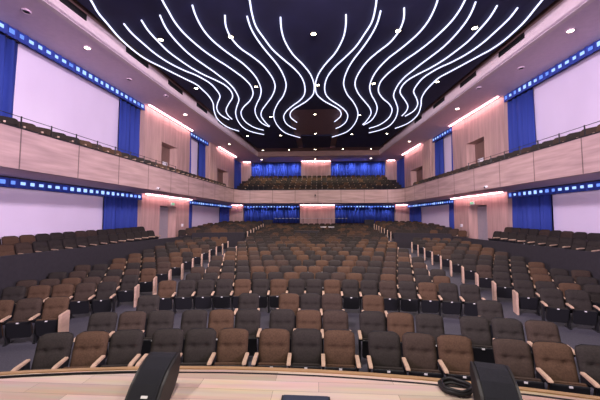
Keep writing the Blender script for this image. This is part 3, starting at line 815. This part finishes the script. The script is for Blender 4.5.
for s in (-1, 1):
    x = s*4.95; z = floor_z(x, 29.6)
    t = thing('equipment_cabinet', 'black equipment cabinet at the back of the %s aisle' % SIDE[s], 'cabinet', (x, 29.6, z))
    link('carcass', boxmesh('carcass', -.45, .45, -.3, .3, .06, 1.15, bevel=.02), M['cabinet'], t)
    for q in (-1, 1): link('cabinet_door', boxmesh('cabinet_door', min(q*.02, q*.42), max(q*.02, q*.42), -.325, -.302, .1, 1.1, bevel=.006), M['shell'], t)
    link('plinth', boxmesh('plinth', -.42, .42, -.27, .27, 0, .06), M['steel'], t)
# white rail along the foot of the back wall
t = thing('back_rail', 'thin white lit rail along the foot of the back wall drapes', 'rail', (0, 31.2, 0))
bm = bmesh.new(); cyl(bm, (-4.6, 0, 2.765), (3.0, 0, 2.765), .014, 8); link('rail_bar', tomesh(bm, 'rail_bar'), M['chrome'], t)
for i in range(6):
    x = -4.5+i*1.48; bm = bmesh.new(); cyl(bm, (x, 0, floor_z(x, 31.2)), (x, 0, 2.74), .02, 8); link('rail_post', tomesh(bm, 'rail_post'), M['steel'], t)
for i in range(20):
    x = -4.4+i*.385; bm = bmesh.new(); box(bm, x-.07, x+.07, -.035, -.022, 2.75, 2.78); link('edge_light', tomesh(bm, 'edge_light'), M['rail_lit'], t)
# railings over the side balcony fronts
for s in (-1, 1):
    t = thing('balcony_railing', 'thin dark metal railing on top of the %s balcony front' % SIDE[s], 'railing', (0, 0, 5.40))
    ya = [6.4+.95*i for i in range(12)]
    bm = bmesh.new()
    for hgt in (.34,): cyl(bm, (s*(FB(6)+.08), 6, hgt), (s*(FB(16.9)+.08), 16.9, hgt), .011, 6)
    link('rail_bar', tomesh(bm, 'rail_bar'), M['steel'], t)
    for y in ya:
        x = s*(FB(y)+.08); bm = bmesh.new(); cyl(bm, (x, y, 0), (x, y, .37), .02, 6); link('rail_post', tomesh(bm, 'rail_post'), M['steel'], t)
    # lit exit sign and a white box by the lower doorway, small white lamp under the balcony front
    y = 19.9; x = s*(W(y)-.06)
    t = thing('exit_sign', 'small lit greenish sign over the %s lower doorway' % SIDE[s], 'sign', (x, y, 3.62), 0, 'signs over the lower doorways')
    link('sign_case', boxmesh('sign_case', -.03, .03, -.24, .24, 0, .2, bevel=.008), M['white'], t)
    link('sign_face', boxmesh('sign_face', min(-s*.036, -s*.03), max(-s*.036, -s*.03), -.2, .2, .03, .17), M['green'], t)
    y = 21.3; x = s*(W(y)-.04)
    t = thing('wall_box', 'small white box on the wood wall past the %s lower doorway' % SIDE[s], 'wall box', (x, y, 2.15), 0, 'white boxes by the lower doorways')
    link('case', boxmesh('case', -.038, .038, -.11, .11, 0, .2, bevel=.01), M['white'], t)
    link('front_plate', boxmesh('front_plate', min(-s*.046, -s*.038), max(-s*.046, -s*.038), -.07, .07, .05, .15), M['plate'], t)
    y = 15.2 if s > 0 else 15.0; x = s*(FB(y)-.06)
    t = thing('small_sensor', 'small white sensor low on the %s balcony front' % SIDE[s], 'sensor', (x, y, 4.28), 0, 'sensors on the balcony fronts')
    link('sensor_body', boxmesh('sensor_body', -.058, .058, -.09, .09, -.05, .05, bevel=.02), M['white'], t)
    bm = bmesh.new(); bmesh.ops.create_uvsphere(bm, u_segments=10, v_segments=8, radius=.04); bmesh.ops.translate(bm, vec=(-s*.06, 0, -.02), verts=list(bm.verts)); link('sensor_lens', tomesh(bm, 'sensor_lens', True), M['shell'], t)
t = thing('security_camera', 'small dark camera fixed to the middle of the back balcony front', 'camera', (-.25, 27.47, 4.9))
link('mount', boxmesh('mount', -.06, .06, -.04, .03, -.06, .06, bevel=.01), M['steel'], t)
bm = bmesh.new(); cyl(bm, (0, -.04, 0), (0, -.24, -.05), .055, 12); link('camera_body', tomesh(bm, 'camera_body'), M['cabinet'], t)

# ------------------------------------------------------------------ on the stage
def monitor(loc, rz, label, wd, mark):
    """floor speaker with a bowed mesh front turned to the performer; local -y is the mesh side"""
    t = thing('stage_monitor', label, 'speaker', loc, rz, 'floor speakers on the stage edge')
    prof = [(-.42, .0), (-.36, .10), (-.28, .19), (-.18, .265), (-.06, .315), (.02, .33), (.035, .25), (.0, .15), (-.08, .06), (-.18, .0)]
    def ext(pr, x0, x1, nm, m, bev):
        bm = bmesh.new(); a = [bm.verts.new((x0, y, z)) for y, z in pr]; b = [bm.verts.new((x1, y, z)) for y, z in pr]
        bm.faces.new(a); bm.faces.new(b[::-1])
        for i in range(len(pr)): bm.faces.new((a[i], a[(i+1) % len(pr)], b[(i+1) % len(pr)], b[i]))
        return link(nm, tomesh(bm, nm, bevel=bev), m, t)
    ext(prof, -wd/2+.012, wd/2-.012, 'cabinet_body', M['cabinet'], .004)
    for s in (-1, 1): ext([(y*1.01, z*1.015) for y, z in prof], s*(wd/2)-.012, s*(wd/2)+.012, 'side_cheek', M['cabinet'], .004)
    gp = [(-.425, .02), (-.367, .107), (-.287, .198), (-.185, .274), (-.065, .324), (.012, .338)]
    gq = [(y+.006, z-.012) for y, z in reversed(gp)]
    ext(gp+gq, -wd/2+.018, wd/2-.018, 'mesh_front', M['grille'], 0)
    if mark:
        bm = bmesh.new(); box(bm, -.028, .028, -.004, .0, -.010, .010)
        o = link('badge', tomesh(bm, 'badge'), M['plate'], t); o.location = (.02, -.352, .131); o.rotation_euler = (math.radians(-42), 0, 0)
monitor((-1.455, 2.84, 1.102), math.radians(0), 'black floor speaker with mesh front, left of the stage edge middle', .27, True)
monitor((1.49, 2.80, 1.102), math.radians(-13), 'black floor speaker with mesh front, beside the cable coil', .275, False)
t = thing('floor_box', 'dark blue grey floor box set on the stage at the middle', 'floor box', (-.115, 2.53, 1.102))
link('lid', boxmesh('lid', -.20, .20, -.25, .25, .015, .03, bevel=.005), M['slate'], t)
link('rim', boxmesh('rim', -.215, .215, -.265, .265, 0, .015), M['steel'], t)
# cable coil and the thin cable along the edge
t = thing('cable_coil', 'coil of thick black cable on the boards beside the right speaker', 'cable', (1.275, 2.985, 1.103))
for k in range(3):
    pts = [((.126+.010*math.sin(3*a+k)+.012*(k % 2))*math.cos(a), (.108+.008*math.cos(2*a+k)+.012*(k % 2))*math.sin(a), .017+.018*k+.003*math.sin(5*a)) for a in [2*PI*i/40 for i in range(40)]]
    bm = bmesh.new(); tube(bm, pts, .0145, 8, True); link('cable_turn', tomesh(bm, 'cable_turn', True), M['rubber'], t)
pts = smooth_path([(.10, .07, .02), (.17, .06, .014), (.25, .03, .014), (.36, .04, .014)], 5)
bm = bmesh.new(); tube(bm, pts, .0135, 8); link('cable_end', tomesh(bm, 'cable_end', True), M['rubber'], t)
pts = smooth_path([(x, stage_edge(x)-.06-(.05*math.exp(-((x+1.35)/.2)**2)), 1.112) for x in [-4.2+.2*i for i in range(14)]]+[(-1.5, 3.12, 1.112), (-1.42, 3.02, 1.112), (-1.46, 2.95, 1.112)], 4)
bm = bmesh.new(); tube(bm, pts, .008, 6); tag(link('stage_cable', tomesh(bm, 'stage_cable', True), M['rubber']), 'thin black cable lying along the left stage edge', 'cable')

# ------------------------------------------------------------------ light from the stage rig and added fill lamps
def area_spot(name, loc, aim, e, c, ang, size):
    L = bpy.data.lights.new(name, 'SPOT'); L.energy = e; L.color = c; L.spot_size = math.radians(ang); L.spot_blend = 1; L.shadow_soft_size = size
    o = bpy.data.objects.new(name, L); col.objects.link(o); o.location = loc
    o.rotation_euler = (Vector(aim)-Vector(loc)).to_track_quat('-Z', 'Y').to_euler()
for x in (-5, 0, 5):
    area_spot('stage_lamp', (x, 0.5, 8.8), (x*.4, 2.4, 1), 1250, (1, .90, .85), 110, .5)
for s in (-1, 1):
    area_spot('house_wash', (-s*3, 1.5, 8.9), (s*10, 12, 4.6), 7000, (.95, .78, 1), 95, .6)  # added unseen fill, brightens the side walls and screens
area_spot('house_wash', (0, 1.5, 8.9), (0, 30, 4.5), 8500, (1, .82, .88), 90, .6)  # added unseen fill towards the rear of the hall
for s in (-1, 1):
    area_spot('footlight', (-s*4.5, .5, 3.4), (s*9, 13, 6.8), 5500, (.92, .72, 1), 78, .4)  # added low fill that lifts the soffits and lower screens
w = bpy.data.worlds.new('world'); scn.world = w; w.use_nodes = True
w.node_tree.nodes['Background'].inputs[0].default_value = (.25, .2, .3, 1); w.node_tree.nodes['Background'].inputs[1].default_value = .3
vs = scn.view_settings; vs.view_transform = 'Standard'; vs.look = 'None'; vs.exposure = .1; vs.gamma = 1; vs.use_curve_mapping = False
scn.cycles.use_denoising = True
scn.cycles.max_bounces = 8; scn.cycles.diffuse_bounces = 5
